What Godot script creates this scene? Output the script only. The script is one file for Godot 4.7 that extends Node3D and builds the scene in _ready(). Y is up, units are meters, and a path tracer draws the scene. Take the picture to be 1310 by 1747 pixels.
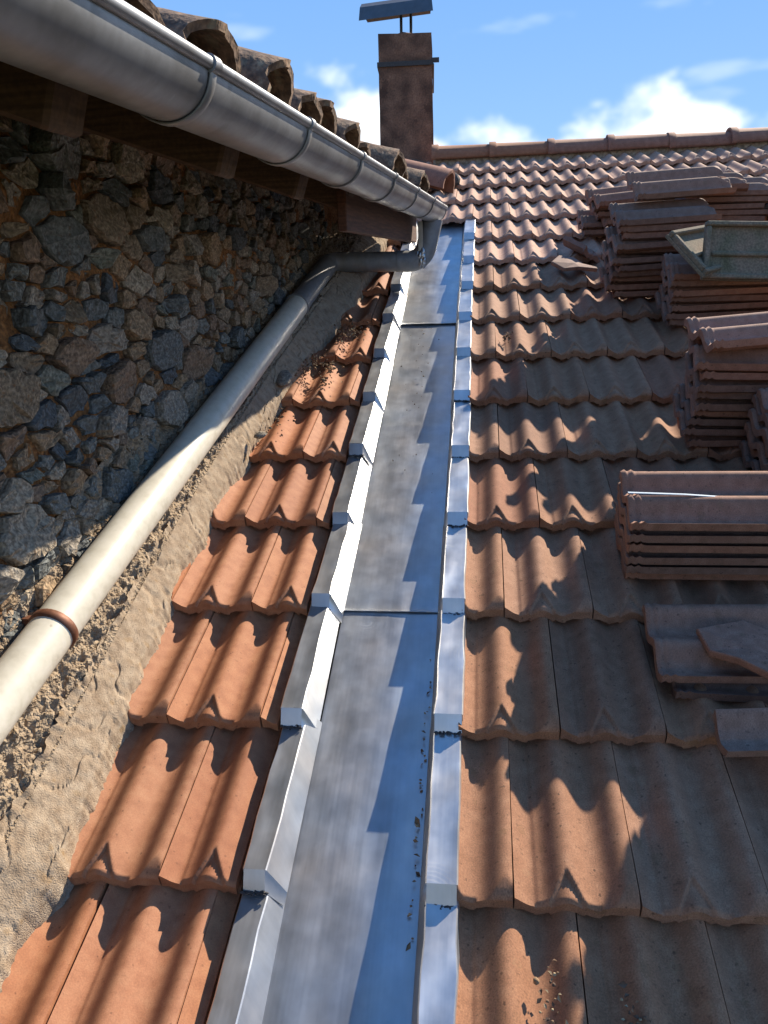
extends Node3D

const TH := 0.341040            # slope of the tiled roof
const CAM := Vector3(0, 5, 0)
const H := 1.37                 # camera above the roof, along its normal
const W := 0.215                # tile cover width
const G := 0.36                 # tile gauge
const L := 0.41                 # tile length
const V0 := 0.668               # nose of row 0
const SUN_ROOF := Vector3(1.0, 0.65, -1.82)   # towards the sun in roof coordinates (x, normal, -upslope)

var RF: Transform3D             # roof frame: x right, y along the normal, z down the slope
var HF: Transform3D             # stone house frame: x out of the wall, y up, z towards the camera
var rng := RandomNumberGenerator.new()
var used := {}
var M := {}
var noise_a := FastNoiseLite.new()
var noise_b := FastNoiseLite.new()

# ------------------------------------------------------------------ helpers
func numbered(called: String) -> String:
	var k: int = used.get(called, 0)
	used[called] = k + 1
	return called if k == 0 else "%s_%03d" % [called, k]

func tag(o, label := "", category := "", group := "", kind := ""):
	if label: o.set_meta("label", label)
	if category: o.set_meta("category", category)
	if group: o.set_meta("group", group)
	if kind: o.set_meta("kind", kind)
	return o

func thing(called: String, label: String, category: String, at := Transform3D.IDENTITY, group := "") -> Node3D:
	var o := Node3D.new()
	o.name = numbered(called)
	add_child(o)
	o.transform = at
	tag(o, label, category, group)
	return o

func piece(called: String, mesh: Mesh, material: Material, parent: Node = self, at := Transform3D.IDENTITY) -> MeshInstance3D:
	var o := MeshInstance3D.new()
	o.name = numbered(called) if parent == self else called
	o.mesh = mesh
	o.material_override = material
	parent.add_child(o, true)
	o.transform = at
	return o

func lin(r: float, g: float, b: float) -> Color:
	return Color(r, g, b).linear_to_srgb()

func rp(x: float, v: float, n := 0.0) -> Vector3:
	return RF * Vector3(x, n, -v)

func st_new() -> SurfaceTool:
	var st := SurfaceTool.new()
	st.begin(Mesh.PRIMITIVE_TRIANGLES)
	return st

func done(st: SurfaceTool) -> ArrayMesh:
	st.generate_normals()
	return st.commit()

func tri(st: SurfaceTool, a: Vector3, b: Vector3, c: Vector3):
	st.add_vertex(a); st.add_vertex(b); st.add_vertex(c)

func quad(st: SurfaceTool, a: Vector3, b: Vector3, c: Vector3, d: Vector3):
	tri(st, a, b, c); tri(st, a, c, d)

# eight corners: bottom a b c d (counter clockwise seen from above), top e f g h above them
func hexa(st: SurfaceTool, p: Array):
	st.set_smooth_group(-1)
	quad(st, p[0], p[1], p[2], p[3])
	quad(st, p[7], p[6], p[5], p[4])
	for i in 4:
		var j := (i + 1) % 4
		quad(st, p[i], p[i + 4], p[j + 4], p[j])

func box(st: SurfaceTool, c: Vector3, s: Vector3, bas := Basis.IDENTITY, bev := 0.0):
	var h := s * 0.5
	if bev <= 0.0:
		var p := []
		for y in [-1, 1]:
			for q in [[-1, 1], [1, 1], [1, -1], [-1, -1]]:
				p.append(c + bas * Vector3(q[0] * h.x, y * h.y, q[1] * h.z))
		hexa(st, p)
		return
	# chamfered box as a stack of rings along y
	var rings := []
	for lv in [[-h.y, bev], [-h.y + bev, 0.0], [h.y - bev, 0.0], [h.y, bev]]:
		var r := []
		var hx: float = h.x - lv[1]
		var hz: float = h.z - lv[1]
		for q in [[-hx + bev, hz], [hx - bev, hz], [hx, hz - bev], [hx, -hz + bev], [hx - bev, -hz], [-hx + bev, -hz], [-hx, -hz + bev], [-hx, hz - bev]]:
			r.append(c + bas * Vector3(q[0], lv[0], q[1]))
		rings.append(r)
	loft(st, rings, true, true, -1)

# joins closed rings of equal length
func loft(st: SurfaceTool, rings: Array, cap_a := true, cap_b := true, group := 0, closed := true):
	st.set_smooth_group(group)
	for k in rings.size() - 1:
		var a: Array = rings[k]
		var b: Array = rings[k + 1]
		var n := a.size()
		for i in (n if closed else n - 1):
			var j := (i + 1) % n
			quad(st, a[i], b[i], b[j], a[j])
	st.set_smooth_group(-1)
	if cap_a: fan(st, rings[0], false)
	if cap_b: fan(st, rings[-1], true)

func fan(st: SurfaceTool, r: Array, flip: bool):
	var c := Vector3.ZERO
	for p in r: c += p
	c /= r.size()
	for i in r.size():
		var j := (i + 1) % r.size()
		if flip: tri(st, c, r[j], r[i])
		else: tri(st, c, r[i], r[j])

# a round tube along a list of points
func tube(st: SurfaceTool, pts: Array, rad, seg := 24, cap := true, group := 0):
	var rings := []
	var side := Vector3.ZERO
	for i in pts.size():
		var d: Vector3 = (pts[min(i + 1, pts.size() - 1)] - pts[max(i - 1, 0)]).normalized()
		if side == Vector3.ZERO:
			side = d.cross(Vector3.UP if abs(d.y) < 0.9 else Vector3.RIGHT).normalized()
		side = (side - d * side.dot(d)).normalized()
		var up := side.cross(d).normalized()
		var r: float = rad[i] if rad is Array else rad
		var ring := []
		for k in seg:
			var a := TAU * k / seg
			ring.append(pts[i] + side * cos(a) * r + up * sin(a) * r)
		rings.append(ring)
	loft(st, rings, cap, cap, group)

# a sheet with thickness over a grid: f(x, t) gives the height; t runs towards -z
func sheet(xs: Array, ts: Array, f: Callable, thick: float, straight := false) -> ArrayMesh:
	var st := st_new()
	var nx := xs.size()
	var nt := ts.size()
	var top := []
	var bot := []
	for j in nt:
		var a := []
		var b := []
		for i in nx:
			var y: float = f.call(xs[i], ts[j])
			a.append(Vector3(xs[i], y, -ts[j]))
			var yb := y - thick
			if straight and j < 3: yb = minf(yb, -0.014)      # the nose hangs down to a straight lower edge
			b.append(Vector3(xs[i], yb, -ts[j]))
		top.append(a)
		bot.append(b)
	st.set_smooth_group(0)
	for j in nt - 1:
		for i in nx - 1:
			quad(st, top[j][i], top[j + 1][i], top[j + 1][i + 1], top[j][i + 1])
	st.set_smooth_group(1)
	for j in nt - 1:
		for i in nx - 1:
			quad(st, bot[j][i], bot[j][i + 1], bot[j + 1][i + 1], bot[j + 1][i])
	st.set_smooth_group(2)
	for i in nx - 1:
		quad(st, bot[0][i], top[0][i], top[0][i + 1], bot[0][i + 1])
	st.set_smooth_group(3)
	for i in nx - 1:
		quad(st, bot[nt - 1][i + 1], top[nt - 1][i + 1], top[nt - 1][i], bot[nt - 1][i])
	st.set_smooth_group(4)
	for j in nt - 1:
		quad(st, bot[j + 1][0], top[j + 1][0], top[j][0], bot[j][0])
	st.set_smooth_group(5)
	for j in nt - 1:
		quad(st, bot[j][nx - 1], top[j][nx - 1], top[j + 1][nx - 1], bot[j + 1][nx - 1])
	return done(st)

func span(a: float, b: float, n: int) -> Array:
	var r := []
	for i in n + 1: r.append(lerpf(a, b, float(i) / n))
	return r

# ------------------------------------------------------------------ textures and materials
func fnl(sd: int, freq: float, oct := 4, kind := FastNoiseLite.TYPE_SIMPLEX_SMOOTH) -> FastNoiseLite:
	var n := FastNoiseLite.new()
	n.seed = sd
	n.noise_type = kind
	n.frequency = freq
	n.fractal_type = FastNoiseLite.FRACTAL_FBM
	n.fractal_octaves = oct
	return n

func gray(sd: int, freq: float, oct := 4, size := 512) -> Image:
	var im := fnl(sd, freq, oct).get_seamless_image(size, size)
	im.convert(Image.FORMAT_L8)
	return im

# colour picture from layers: a base ramp driven by a coarse pattern, a fine grain, specks
func paint(size: int, coarse: Image, fine: Image, cols: Array, grain: float, specks := [], sd := 1) -> ImageTexture:
	var im := Image.create(size, size, false, Image.FORMAT_RGB8)
	for y in size:
		for x in size:
			var c := coarse.get_pixel(x, y).r
			var g := fine.get_pixel(x, y).r
			var k := clampf(c * (cols.size() - 1), 0, cols.size() - 1.001)
			var q: Color = cols[int(k)].lerp(cols[int(k) + 1], k - int(k))
			var m := 1.0 + (g - 0.5) * grain
			im.set_pixel(x, y, Color(q.r * m, q.g * m, q.b * m))
	var r := RandomNumberGenerator.new()
	r.seed = sd
	for s in specks:                     # [count, min radius, max radius, colour, strength, ring?]
		for i in s[0]:
			var rad := r.randf_range(s[1], s[2])
			var cx := r.randi() % size
			var cy := r.randi() % size
			var sx := r.randf_range(0.7, 1.4)
			var w: int = int(ceil(rad * 1.5)) + 1
			for dy in range(-w, w + 1):
				for dx in range(-w, w + 1):
					var px := posmod(cx + dx, size)
					var py := posmod(cy + dy, size)
					var wob := (fine.get_pixel(px, py).r - 0.5) * 0.9
					var d := sqrt(dx * dx * sx + dy * dy / sx) / rad + wob
					var a := 1.0 - smoothstep(0.75, 1.0, d)
					if s[5]: a *= smoothstep(0.25, 0.7, d)
					if a > 0.0:
						im.set_pixel(px, py, im.get_pixel(px, py).lerp(s[3], a * s[4]))
	im.generate_mipmaps()
	return ImageTexture.create_from_image(im)

func tex(im: Image) -> ImageTexture:
	im.generate_mipmaps()
	return ImageTexture.create_from_image(im)

func mat(albedo: Color, rough: float, t: Texture2D = null, scale := 1.0, bump: Texture2D = null, bump_cm := 0.1, world := true, off := Vector3.ZERO) -> StandardMaterial3D:
	var m := StandardMaterial3D.new()
	m.albedo_color = albedo
	m.roughness = rough
	if t: m.albedo_texture = t
	if bump:
		m.heightmap_enabled = true
		m.heightmap_texture = bump
		m.heightmap_scale = bump_cm
	if t or bump:
		m.uv1_triplanar = true
		m.uv1_world_triplanar = world
		m.uv1_scale = Vector3.ONE * scale
		m.uv1_offset = off
	m.cull_mode = BaseMaterial3D.CULL_DISABLED
	return m

func make_materials():
	var fine := gray(11, 0.09, 4)
	var mid := gray(12, 0.028, 6)
	var coarse := gray(13, 0.008, 5)
	var crumb := gray(14, 0.05, 5)
	var bump_fine := tex(gray(15, 0.42, 2))
	var bump_mid := tex(gray(16, 0.03, 5))
	# fired clay
	var grit := gray(17, 0.33, 3)
	var clay := paint(512, mid, grit, [Color(0.78, 0.70, 0.66), Color(0.92, 0.87, 0.85), Color(1, 1, 1)], 0.34, [
		[160, 1.0, 2.4, Color(0.38, 0.32, 0.28), 0.65, false], [60, 1.0, 2.6, Color(1, 0.98, 0.9), 0.6, false]], 3)
	var clay_old := paint(512, mid, grit, [Color(0.76, 0.70, 0.64), Color(0.85, 0.80, 0.76), Color(0.96, 0.93, 0.90)], 0.6, [
		[40, 4.0, 12.0, Color(0.55, 0.56, 0.40), 0.25, false], [260, 1.0, 2.6, Color(0.30, 0.26, 0.22), 0.7, false],
		[22, 4.0, 9.0, Color(0.92, 0.98, 0.92), 0.55, true], [90, 1.0, 2.5, Color(1, 1, 0.95), 0.7, false]], 4)
	M.tile_new = []
	for c in [[0.42, 0.19, 0.088], [0.46, 0.215, 0.10], [0.37, 0.16, 0.075], [0.43, 0.205, 0.105], [0.40, 0.195, 0.10], [0.44, 0.185, 0.08]]:
		M.tile_new.append(mat(lin(c[0], c[1], c[2]), 0.8, clay, 1.9, bump_fine, 0.025, true, Vector3(rng.randf(), rng.randf(), rng.randf())))
	M.tile_old = []
	for c in [[0.38, 0.20, 0.112], [0.41, 0.22, 0.125], [0.32, 0.17, 0.10], [0.39, 0.22, 0.135], [0.37, 0.172, 0.094], [0.33, 0.19, 0.118], [0.40, 0.205, 0.11]]:
		M.tile_old.append(mat(lin(c[0], c[1], c[2]), 0.88, clay_old, 1.7, bump_fine, 0.03, true, Vector3(rng.randf(), rng.randf(), rng.randf())))
	M.tile_far_hazed = []  # far rows: sunlit haze put into the clay colour as a lighter tone
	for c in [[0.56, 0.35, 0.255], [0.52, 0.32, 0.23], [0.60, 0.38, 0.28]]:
		M.tile_far_hazed.append(mat(lin(c[0], c[1], c[2]), 0.88, clay_old, 1.5, bump_fine, 0.03, true, Vector3(rng.randf(), rng.randf(), rng.randf())))
	M.tile_stack = []
	for c in [[0.33, 0.19, 0.135], [0.28, 0.165, 0.12], [0.37, 0.205, 0.145], [0.24, 0.15, 0.115], [0.31, 0.20, 0.155], [0.34, 0.18, 0.12]]:
		M.tile_stack.append(mat(lin(c[0], c[1], c[2]), 0.85, clay_old, 2.0, bump_fine, 0.05, true, Vector3(rng.randf(), rng.randf(), rng.randf())))
	var mossy := paint(512, coarse, fine, [Color(0.38, 0.38, 0.27), Color(0.52, 0.49, 0.40), Color(0.58, 0.51, 0.43), Color(0.64, 0.57, 0.49)], 0.6)
	M.tile_moss = mat(Color(0.84, 0.82, 0.80), 0.95, mossy, 2.2, bump_mid, 0.1)
	var canal := paint(512, mid, fine, [Color(0.16, 0.12, 0.09), Color(0.34, 0.25, 0.18), Color(0.50, 0.38, 0.28), Color(0.62, 0.52, 0.40)], 0.6, [
		[60, 5.0, 16.0, Color(0.50, 0.50, 0.40), 0.5, false], [120, 1.5, 5.0, Color(0.10, 0.09, 0.08), 0.7, false]], 8)
	M.canal = mat(Color(1, 1, 1), 0.92, canal, 2.4, bump_mid, 0.4)
	M.canal_red = mat(lin(0.36, 0.16, 0.10), 0.85, clay_old, 2.0, bump_fine, 0.06)
	M.ridge = mat(lin(0.34, 0.17, 0.115), 0.88, clay_old, 1.4, bump_fine, 0.06)
	# zinc
	var rough_im := Image.create(512, 512, false, Image.FORMAT_RGB8)
	var zinc_im := Image.create(512, 512, false, Image.FORMAT_RGB8)
	var streak := fnl(21, 0.25, 2)
	for y in 512:
		for x in 512:
			var c := mid.get_pixel(x, y).r
			var k := coarse.get_pixel((x * 2) % 512, y).r
			var s := streak.get_noise_2d(x, y * 0.015)
			var rr := clampf(0.37 + (c - 0.5) * 0.06 + (k - 0.5) * 0.12 + s * 0.02, 0.25, 0.6)
			rough_im.set_pixel(x, y, Color(rr, rr, rr))
			var a := clampf(0.90 + (k - 0.5) * 0.16 + (c - 0.5) * 0.12 + s * 0.018, 0, 1)
			var wm := (coarse.get_pixel(y, x).r - 0.5) * 0.09
			zinc_im.set_pixel(x, y, Color(a * (1.0 + wm), a, a * (1.0 - wm)))
	var sm := RandomNumberGenerator.new()
	sm.seed = 77
	for i in 7:                           # finger smears: short sets of curved lines
		var cx := sm.randi() % 512
		var cy := sm.randi() % 512
		var a0 := sm.randf() * TAU
		for k in sm.randi_range(4, 7):
			var rad := 7.0 + k * 4.6
			for j in 160:
				var an := a0 + (j / 160.0 - 0.5) * 2.4
				var px := posmod(int(cx + cos(an) * rad * 1.25), 512)
				var py := posmod(int(cy + sin(an) * rad), 512)
				var ro := rough_im.get_pixel(px, py).r + 0.025
				rough_im.set_pixel(px, py, Color(ro, ro, ro))
	var zr := tex(rough_im)
	var za := tex(zinc_im)
	var stain := paint(512, coarse, fine, [Color(0.62, 0.60, 0.57), Color(0.84, 0.84, 0.84), Color(1, 1, 1)], 0.14, [
		[26, 3.0, 10.0, Color(0.60, 0.58, 0.54), 0.3, false], [60, 0.8, 2.0, Color(0.95, 0.95, 0.95), 0.6, false]], 19)
	M.zinc = mat(lin(0.64, 0.65, 0.66), 1.0, za, 1.1)
	M.zinc.metallic = 0.82
	M.zinc.roughness_texture = zr
	M.zinc_old = mat(lin(0.36, 0.365, 0.37), 0.46, stain, 1.1)
	M.zinc_old.metallic = 0.6
	M.zinc_dull = mat(lin(0.27, 0.275, 0.28), 0.6, za, 2.3)
	M.zinc_dull.metallic = 0.3
	M.solder = mat(lin(0.10, 0.10, 0.105), 0.5, za, 30.0, bump_fine, 0.2)
	M.solder.metallic = 0.6
	var pvc := paint(512, mid, fine, [Color(0.88, 0.87, 0.84), Color(0.97, 0.97, 0.95), Color(1, 1, 1)], 0.05, [
		[16, 1.0, 3.0, Color(0.5, 0.45, 0.38), 0.6, false]], 9)
	M.pvc = mat(lin(0.62, 0.58, 0.50), 0.42, pvc, 1.7)
	M.rust = mat(lin(0.22, 0.10, 0.06), 0.55, clay_old, 6.0, bump_fine, 0.05)
	M.rust.metallic = 0.4
	M.iron = mat(lin(0.05, 0.048, 0.046), 0.6, clay_old, 3.0)
	# masonry
	var mort := paint(512, mid, crumb, [Color(0.40, 0.30, 0.19), Color(0.60, 0.47, 0.33), Color(0.74, 0.62, 0.47)], 0.6, [
		[120, 1.0, 4.0, Color(0.30, 0.22, 0.15), 0.7, false], [90, 1.0, 4.0, Color(0.82, 0.74, 0.60), 0.6, false]], 12)
	M.earth = mat(lin(0.66, 0.47, 0.30), 0.97, mort, 3.0, bump_mid, 0.8)
	var rend := paint(512, mid, grit, [Color(0.62, 0.54, 0.46), Color(0.84, 0.78, 0.70), Color(0.97, 0.93, 0.87)], 0.45, [
		[30, 3.0, 12.0, Color(0.74, 0.56, 0.28), 0.40, false], [900, 0.8, 2.4, Color(0.38, 0.33, 0.29), 0.6, false], [500, 0.8, 2.2, Color(1, 0.97, 0.9), 0.7, false], [14, 8.0, 26.0, Color(0.55, 0.52, 0.48), 0.3, false]], 13)
	M.render = mat(lin(0.46, 0.405, 0.345), 0.95, rend, 2.2, tex(gray(18, 0.28, 4)), 0.22)
	M.crumbly = mat(lin(0.44, 0.39, 0.33), 0.97, rend, 3.2, tex(crumb), 1.2)
	M.stone = []
	var rock := paint(512, mid, crumb, [Color(0.50, 0.48, 0.46), Color(0.78, 0.76, 0.74), Color(1, 1, 1)], 0.8, [
		[50, 2.0, 9.0, Color(0.80, 0.55, 0.34), 0.5, false], [40, 1.5, 6.0, Color(0.95, 0.95, 0.92), 0.5, false]], 14)
	for c in [[0.18, 0.20, 0.20], [0.25, 0.26, 0.24], [0.32, 0.25, 0.17], [0.40, 0.29, 0.18], [0.13, 0.15, 0.165], [0.38, 0.34, 0.28], [0.25, 0.265, 0.22], [0.31, 0.22, 0.15], [0.48, 0.41, 0.31]]:
		M.stone.append(mat(lin(c[0], c[1], c[2]), 0.88, rock, 4.0, bump_mid, 0.5, true, Vector3(rng.randf(), rng.randf(), rng.randf())))
	# wood, chimney
	var grain := fnl(31, 0.05, 4)
	var wim := Image.create(512, 512, false, Image.FORMAT_RGB8)
	for y in 512:
		for x in 512:
			var s := grain.get_noise_2d(x * 0.12, y * 2.0) * 0.5 + 0.5
			var f := fine.get_pixel(x, y).r
			var q := Color(0.55, 0.46, 0.38).lerp(Color(1, 0.92, 0.82), s) * (0.85 + 0.3 * f)
			wim.set_pixel(x, y, Color(q.r, q.g, q.b))
	M.wood = mat(lin(0.13, 0.085, 0.055), 0.85, tex(wim), 1.8, bump_mid, 0.2, false)
	M.wood_red = mat(lin(0.15, 0.075, 0.05), 0.8, tex(wim), 1.8, null, 0.1, false)
	var chim := paint(512, coarse, fine, [Color(0.48, 0.42, 0.38), Color(0.74, 0.66, 0.60), Color(0.95, 0.86, 0.78)], 0.35, [
		[20, 6.0, 30.0, Color(0.45, 0.38, 0.34), 0.5, false], [120, 1.0, 3.0, Color(0.4, 0.34, 0.3), 0.5, false]], 15)
	M.chimney = mat(lin(0.30, 0.195, 0.14), 0.92, chim, 1.3, bump_mid, 0.2)
	M.sheet_metal = mat(lin(0.10, 0.10, 0.105), 0.55, za, 1.4)
	M.sheet_metal.metallic = 0.3
	M.dry_leaf = []
	for c in [[0.16, 0.09, 0.05], [0.24, 0.15, 0.08], [0.11, 0.065, 0.04], [0.32, 0.24, 0.14]]:
		M.dry_leaf.append(mat(lin(c[0], c[1], c[2]), 0.9))
	M.strap = mat(lin(0.55, 0.62, 0.66), 0.3)
	M.cloth = mat(lin(0.10, 0.10, 0.10), 0.95, rock, 5.0, bump_mid, 0.5)
	M.ground = mat(lin(0.10, 0.13, 0.06), 0.95, rend, 0.25)
	M.deck = mat(lin(0.06, 0.05, 0.04), 0.95)
	M.plaster = mat(lin(0.5, 0.44, 0.36), 0.95, rend, 0.8)

# ------------------------------------------------------------------ roof tiles
const A := 0.027
func tile_height(x: float, t: float) -> float:
	var s := x / W
	var w := 0.5 + 0.5 * cos(TAU * 2.0 * (s - 0.43))
	var p := A * pow(w, 1.15)
	var central := 1.0 - smoothstep(0.22, 0.26, absf(s - 0.43))
	var roll := smoothstep(0.70, 0.74, s)
	var left := 1.0 - smoothstep(0.16, 0.20, s)
	if central > 0.0 and t < 0.058:          # the middle roll ends in a sunken triangle
		var q := 1.0 - t / 0.058 - absf(s - 0.425) / 0.15
		p -= 0.0105 * smoothstep(0.0, 0.14, q)
		p -= 0.006 * maxf(0.0, 1.0 - t / 0.006)
	if roll > 0.0 and t < 0.036:             # the side roll is rounded off
		var lim2 := A * (0.30 + 0.72 * sqrt(t / 0.036))
		p = lerpf(p, minf(p, lim2), roll)
	if left > 0.0:
		p -= 0.0035 * left                   # the lapped edge lies lower than the roll beside it
	if t > 0.372:
		var r := maxf(1.0 - absf(t - 0.384) / 0.008, 0.0) + maxf(1.0 - absf(t - 0.401) / 0.007, 0.0)
		p += 0.006 * r
	return p

const TS := [0.0, 0.0025, 0.006, 0.010, 0.014, 0.018, 0.022, 0.026, 0.030, 0.034, 0.038, 0.042, 0.046, 0.050, 0.054, 0.058, 0.064, 0.12, 0.2, 0.3, 0.371, 0.377, 0.384, 0.391, 0.395, 0.401, 0.41]

func tile_mesh(x0: float, x1: float, t1 := 0.41, thick := 0.020) -> ArrayMesh:
	var n: int = max(4, int(round(64.0 * (x1 - x0) / W)))
	var ts := []
	for t in TS:
		if t < t1 - 0.001: ts.append(t)
	ts.append(t1)
	return sheet(span(x0, x1, n), ts, tile_height, thick, thick < 0.0215)

func build_roof():
	var house := thing("tiled_house", "low house whose terracotta interlocking tile roof fills the foreground and rises to the ridge", "house", RF)
	# deck under the tiles, back slope and walls
	var st := st_new()
	box(st, Vector3(0.9, -0.125, -2.9), Vector3(4.4, 0.10, 6.6))
	piece("roof_deck", done(st), M.deck, house)
	st = st_new()
	var back := Basis(Vector3.RIGHT, -2.0 * TH)
	box(st, Vector3(0.9, -0.085, -6.16) + back * Vector3(0, -0.05, -1.6), Vector3(4.4, 0.12, 3.2), back)
	piece("back_slope", done(st), M.tile_far_hazed[0], house)
	st = st_new()
	var inv := RF.affine_inverse()
	var yb := rp(0, 0.0, -0.2).y
	var yt := rp(0, 5.6, -0.2).y
	var zb := rp(0, 0.0, -0.2).z
	var zt := rp(0, 5.6, -0.2).z
	var p := []
	for q in [[-0.9, 0.0, zb], [3.0, 0.0, zb], [3.0, 0.0, zt], [-0.9, 0.0, zt], [-0.9, yb, zb], [3.0, yb, zb], [3.0, yt, zt], [-0.9, yt, zt]]:
		p.append(inv * Vector3(q[0], q[1], q[2]))
	hexa(st, p)
	piece("house_wall", done(st), M.plaster, house)
	# tiles
	var tilt := Basis(Vector3.RIGHT, -atan(0.039 / G))
	var full := tile_mesh(0.0, W - 0.003)
	var cut := {}
	for k in range(-1, 15):
		var v := V0 + G * k
		var x_first := (0.063 if posmod(k, 2) == 0 else 0.1705) - W * 6
		for i in 20:
			var xl := x_first + W * i
			var xr := xl + W - 0.003
			if xr < fillet_edge(v + 0.15) - 0.16 or xl > 2.55: continue
			if k < 10 and xl < -0.62 and xr < fillet_edge(v + 0.2) - 0.1: continue
			if xl < -0.62 - 0.0 and k > 9: continue
			var a := 0.0
			var b := W - 0.003
			if k < 11:
				# the zinc channel interrupts the courses
				if xl > -0.445 - 0.01 and xr < -0.045: continue
				if xl <= -0.455 and xr > -0.440: b = -0.440 - xl
				elif xl < -0.043 and xr > -0.043: a = -0.043 - xl
				if b - a < 0.02: continue
			var mesh: ArrayMesh = full
			if a > 0.0 or b < W - 0.004:
				var key := "%.3f %.3f" % [a, b]
				if not cut.has(key): cut[key] = tile_mesh(a, b)
				mesh = cut[key]
			var pool: Array = M.tile_new if xl < -0.3 and k < 9 else (M.tile_far_hazed if k > 8 else M.tile_old)
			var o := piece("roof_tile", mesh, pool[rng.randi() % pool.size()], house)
			var wob := Basis(Vector3.UP, rng.randfn(0.0, 0.0025)) * Basis(Vector3.FORWARD, rng.randfn(0.0, 0.003))
			o.transform = Transform3D(tilt * wob, Vector3(xl, rng.randf_range(0.0, 0.003), -v + rng.randfn(0.0, 0.0018)))
	# ridge on its mortar bed
	st = st_new()
	box(st, Vector3(1.15, -0.055, -6.15), Vector3(3.0, 0.13, 0.17), Basis(Vector3.RIGHT, -TH), 0.02)
	piece("ridge_mortar", done(st), M.render, house)
	var x := -0.36
	var n := 0
	while x < 2.7:
		var rs := st_new()
		var len := 0.42
		var rings := []
		var steps := [[0.0, 0.118], [0.045, 0.118], [0.052, 0.106], [len + 0.03, 0.098]]
		for s in steps:
			var ring := []
			for j in 17:
				var an := PI * (-0.06 + 1.12 * j / 16.0)
				ring.append(Vector3(s[0], sin(an) * s[1] * 0.85, cos(an) * s[1] * 1.1))
			for j in range(16, -1, -1):
				var an := PI * (-0.06 + 1.12 * j / 16.0)
				ring.append(Vector3(s[0], sin(an) * (s[1] - 0.016) * 0.85, cos(an) * (s[1] - 0.016) * 1.1))
			rings.append(ring)
		loft(rs, rings, true, true, 0)
		var o := piece("ridge_tile", done(rs), M.ridge if n > 1 else M.tile_old[4], house)
		o.transform = Transform3D(Basis(Vector3.RIGHT, -TH) * Basis(Vector3.UP, rng.randfn(0, 0.01)), Vector3(x, -0.012 + rng.randfn(0, 0.004), -6.16))
		x += len
		n += 1

# ------------------------------------------------------------------ zinc valley channel
func cap_mesh(xi0: float, xi1: float, xo0: float, xo1: float, ln: float, sd: int) -> ArrayMesh:
	# xi0/xi1: inner edge at the top and at the foot, xo0/xo1: outer edge; a folded box, high at the nose
	var st := st_new()
	var r := RandomNumberGenerator.new()
	r.seed = sd
	var prof := func(t: float, top: float, foot_i: float, foot_o: float) -> Array:
		var b := 0.0022
		var sg := signf(xo0 - xi0)
		var w1 := r.randfn(0, 0.0011)
		var w2 := r.randfn(0, 0.0011)
		return [Vector3(xi1, foot_i, -t), Vector3(xi0 - sg * 0.0002 + w1, top - b, -t), Vector3(xi0 + sg * b + w1, top, -t),
			Vector3(lerpf(xi0, xo0, 0.35), top - 0.0006 + r.randfn(0, 0.0011), -t), Vector3(lerpf(xi0, xo0, 0.68), top - 0.0006 + r.randfn(0, 0.0011), -t),
			Vector3(xo0 - sg * b + w2, top, -t), Vector3(xo0 + w2, top - b, -t), Vector3(xo1 + r.randfn(0, 0.0012), foot_o, -t)]
	var rings := []
	var nose := 0.030
	var head := -0.004
	var ks := 7
	for k in ks + 1:
		var t: float = ln * k / ks
		rings.append(prof.call(t, lerpf(nose, head, float(k) / ks), -0.0475, -0.03))
	var groups := [0, 1, 2, 2, 2, 3, 4]
	for k in ks:
		for i in 7:
			st.set_smooth_group(groups[i])
			quad(st, rings[k][i], rings[k + 1][i], rings[k + 1][i + 1], rings[k][i + 1])
	# sloping front face
	st.set_smooth_group(6)
	var a: Array = rings[0]
	var f0 := Vector3(a[2].x, 0.0, 0.026)
	var f1 := Vector3(a[5].x, 0.0, 0.026)
	var m0: Vector3 = (a[2] + f0) * 0.5 + Vector3(0, r.randfn(0, 0.0008), 0)
	var m1: Vector3 = (a[5] + f1) * 0.5 + Vector3(0, r.randfn(0, 0.0008), 0)
	quad(st, a[2], a[5], m1, m0)
	quad(st, m0, m1, f1, f0)
	st.set_smooth_group(7)
	quad(st, a[2], m0, f0, a[0])
	tri(st, a[2], a[0], a[1])
	tri(st, f0, a[0] + Vector3(0, 0, 0.026), a[0])
	st.set_smooth_group(8)
	quad(st, a[5], a[7], f1, m1)
	tri(st, a[5], a[6], a[7])
	return done(st)

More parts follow.
